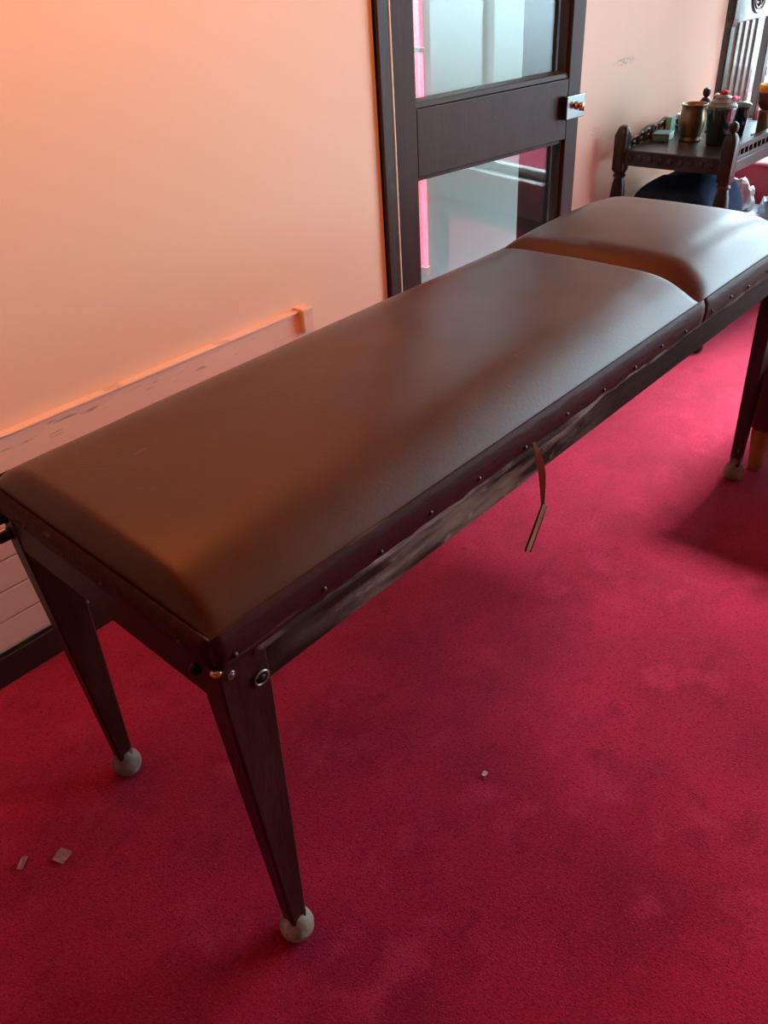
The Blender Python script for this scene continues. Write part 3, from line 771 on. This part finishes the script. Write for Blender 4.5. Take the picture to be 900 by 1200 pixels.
# maroon stool at the head of the table
ms = thing('maroon_chair', 'dark maroon upholstered chair with light wood legs behind the table far leg', 'chair', (2.412, -.26, 0))
def L5(bm):
    bmesh.ops.translate(bm, verts=bm.verts, vec=(-2.45, .26, 0)); return bm
obj('seat', L5(B((2.14, 2.76, -.60, .028, .155, .44))), M['darkred'], ms, bevel=.022, seg=4, smooth=True)
obj('backrest', L5(B((2.14, 2.76, -.72, -.605, .155, .84))), M['darkred'], ms, bevel=.03, seg=4, smooth=True)
for (x, y, sx, sy) in ((2.15, .018, 1, -1), (2.75, .018, -1, -1), (2.15, -.71, 1, 1), (2.75, -.71, -1, 1)):
    bm = bmesh.new(); a_ = .055; b_ = .036; o_ = .012
    prism(bm, [(x + sx * o_, y + sy * o_, 0), (x + sx * (o_ + b_), y + sy * o_, 0), (x + sx * (o_ + b_), y + sy * (o_ + b_), 0), (x + sx * o_, y + sy * (o_ + b_), 0)],
              [(x, y, .158), (x + sx * a_, y, .158), (x + sx * a_, y + sy * a_, .158), (x, y + sy * a_, .158)])
    obj('leg', L5(bm), M['lightoak'], ms, bevel=.003)

# scraps on the carpet
def scrap(name, label, x, y, s, m, rz, asp=1.0):
    bm = bmesh.new(); n = 4; g = [[bm.verts.new(((i / n - .5) * s, (j / n - .5) * s * asp, .004 + .0012 * math.sin(i * 1.7 + j))) for j in range(n + 1)] for i in range(n + 1)]
    for i in range(n):
        for j in range(n): bm.faces.new((g[i][j], g[i + 1][j], g[i + 1][j + 1], g[i][j + 1]))
    o = obj(name, bm, m, None, loc=(x, y, .001)); o.rotation_euler = (0, 0, rz)
    so = o.modifiers.new('thick', 'SOLIDIFY'); so.thickness = .0008
    return tag(o, label, 'scrap')
scrap('paper_scrap', 'small square faded paper scrap on the carpet left of the table', -.172, .515, .030, M['paper'], R(20))
scrap('paper_scrap', 'narrow faded scrap on the carpet nearest the lower left of the photo', -.235, .565, .013, M['paper'], R(-50), 2.2)
scrap('carpet_lint', 'tiny pale lint fleck on open carpet right of the near leg', .552, -.041, .014, M['paper2'], R(10), .7)

# ---------------------------------------------------------------- lights
# warm lamp on the long wall, above the part of it the photo shows; its metal shade and plate are added to keep light off table and floor
wl = thing('wall_lamp', 'warm wall lamp with added light-blocking brass half shade high on the long wall above the ledge', 'lamp', (.50, YW, 2.60))
bm = bmesh.new(); lathe(bm, [(.001, 0), (.045, 0), (.045, .008), (.012, .014), (.001, .014)], 20); bmesh.ops.rotate(bm, verts=bm.verts, cent=(0, 0, 0), matrix=Matrix.Rotation(R(90), 3, 'X')); obj('wall_plate', bm, M['brass'], wl, smooth=True)
bm = bmesh.new(); tube(bm, [(0, -.014, 0), (0, -.10, .06), (0, -.28, .09), (0, -.45, .07)], .008, 10); obj('arm', bm, M['brass'], wl, smooth=True)
bm = bmesh.new(); blob(bm, (0, -.45, .0), (.055, .055, .065), 3); obj('globe', bm, M['lampglass'], wl, smooth=True)
bm = bmesh.new(); rings = []
for k in range(25):
    a = math.pi + math.pi * k / 24
    rings.append([(.115 * math.cos(a), -.45 + .115 * math.sin(a), .10), (.119 * math.cos(a), -.45 + .119 * math.sin(a), .10), (.119 * math.cos(a), -.45 + .119 * math.sin(a), -.24), (.115 * math.cos(a), -.45 + .115 * math.sin(a), -.24)])
loft(bm, rings); obj('light_block_shade', bm, M['brass'], wl, smooth=False)
bm = bmesh.new(); ring = [(.119 * math.cos(math.pi + math.pi * k / 24), -.45 + .119 * math.sin(math.pi + math.pi * k / 24)) for k in range(25)] + [(.119, -.44), (-.119, -.44)]
loft(bm, [[(x, y, -.245) for x, y in ring], [(x, y, -.2405) for x, y in ring]]); obj('light_block_plate', bm, M['brass'], wl)
sl = thing('ceiling_spotlight', 'warm brass ceiling spotlight turned towards the long wall', 'lamp', (.40, -2.40, ZC))
bm = bmesh.new(); lathe(bm, [(.001, -.02), (.05, -.02), (.055, 0), (.001, 0)], 24); obj('ceiling_rose', bm, M['brass'], sl, smooth=True)
sdir = Vector((.78 - .40, YW + 2.40, 1.72 - ZC + .14)).normalized()
bm = bmesh.new(); lathe(bm, [(.030, -.12), (.034, -.12), (.046, .045), (.046, .05), (.042, .05), (.030, -.11)], 24)
bmesh.ops.transform(bm, matrix=sdir.to_track_quat('Z', 'Y').to_matrix().to_4x4(), verts=bm.verts); bmesh.ops.translate(bm, verts=bm.verts, vec=(0, 0, -.14))
obj('spot_can', bm, M['brass'], sl, smooth=False)
bm = bmesh.new(); tube(bm, [(0, 0, -.02), (0, 0, -.10)], .008, 10); obj('stem', bm, M['brass'], sl, smooth=True)
pd = bpy.data.lights.new('spot_bulb', 'SPOT'); pd.energy = 158; pd.color = (1.0, .29, .02); pd.spot_size = R(42); pd.spot_blend = .55; pd.shadow_soft_size = .03
po = bpy.data.objects.new('spot_bulb', pd); link(po, sl); po.location = Vector((0, 0, -.14)) + sdir * .055; po.rotation_euler = sdir.to_track_quat('-Z', 'Y').to_euler()
def area(name, loc, rot, sx, sy, power, col):
    d = bpy.data.lights.new(name, 'AREA'); d.shape = 'RECTANGLE'; d.size = sx; d.size_y = sy; d.energy = power; d.color = col
    o = bpy.data.objects.new(name, d); link(o); o.location = loc; o.rotation_euler = rot
    return o
pd = bpy.data.lights.new('warm_bulb', 'POINT'); pd.energy = 60; pd.color = (1.0, .36, .07); pd.shadow_soft_size = .02
po = bpy.data.objects.new('warm_bulb', pd); link(po, wl); po.location = (0, -.45, -.10)
pd = bpy.data.lights.new('corridor_bulb', 'POINT'); pd.energy = 100; pd.color = (.62, .90, 1.0); pd.shadow_soft_size = .12
po = bpy.data.objects.new('corridor_bulb', pd); link(po, cl); po.location = (0, 0, -.25)
# daylight through the windows: sky behind them, portals for sampling
a = area('window_portal', (XW + .12, (fy0 + fy1) / 2, (fz0 + fz1) / 2), (0, R(90), 0), fz1 - fz0, fy1 - fy0, 1, (1, 1, 1)); a.data.cycles.is_portal = True
a = area('window_portal', ((wx0 + wx1) / 2, YB + .13, (wz0 + wz1) / 2), (R(-90), 0, 0), wx1 - wx0, wz1 - wz0, 1, (1, 1, 1)); a.data.cycles.is_portal = True

a = area('window_portal', (XF + .12, .975, 1.725), (0, R(90), 0), 1.95, .95, 1, (1, 1, 1)); a.data.cycles.is_portal = True
w = bpy.data.worlds.new('sky'); S.world = w; w.use_nodes = True
nt = w.node_tree; bg = nt.nodes['Background']
# hazy sky above the horizon, dim street below it
tc = nt.nodes.new('ShaderNodeTexCoord'); sp = nt.nodes.new('ShaderNodeSeparateXYZ'); cr_ = nt.nodes.new('ShaderNodeValToRGB')
nt.links.new(tc.outputs['Generated'], sp.inputs[0])
mr_ = nt.nodes.new('ShaderNodeMapRange'); mr_.inputs['From Min'].default_value = -1; mr_.inputs['From Max'].default_value = 1
nt.links.new(sp.outputs['Z'], mr_.inputs['Value']); nt.links.new(mr_.outputs['Result'], cr_.inputs['Fac'])
e_ = cr_.color_ramp.elements; e_[0].position = .43; e_[0].color = (.16, .17, .17, 1); e_[1].position = .49; e_[1].color = (.66, .86, 1.0, 1)
nt.links.new(cr_.outputs['Color'], bg.inputs['Color']); bg.inputs['Strength'].default_value = 12.5
sd_ = bpy.data.lights.new('hazy_sun', 'SUN'); sd_.energy = 29.0; sd_.angle = R(24); sd_.color = (.93, .95, 1.0)
so_ = bpy.data.objects.new('hazy_sun', sd_); link(so_); so_.location = (9, -2, 6)
so_.rotation_euler = Vector((-1, .20, -1.03)).to_track_quat('-Z', 'Y').to_euler()

# ---------------------------------------------------------------- camera
Rw = [[0.669077, -0.455442, 0.587289], [-0.740951, -0.347447, 0.574694], [-0.057688, -0.819667, -0.569929]]
Cc = [-0.36959, -0.68775, 1.5]
f = 931.052
cd = bpy.data.cameras.new('camera'); co = bpy.data.objects.new('camera', cd); link(co)
cd.sensor_fit = 'HORIZONTAL'; cd.sensor_width = 36; cd.lens = f / 900 * 36; cd.clip_start = .02
mw = Matrix(((Rw[0][0], -Rw[0][1], -Rw[0][2], Cc[0]), (Rw[1][0], -Rw[1][1], -Rw[1][2], Cc[1]), (Rw[2][0], -Rw[2][1], -Rw[2][2], Cc[2]), (0, 0, 0, 1)))
co.matrix_world = mw
S.camera = co
S.view_settings.view_transform = 'Standard'
S.view_settings.look = 'None'
S.view_settings.exposure = 0.18
S.view_settings.gamma = 1.0
S.view_settings.use_curve_mapping = False
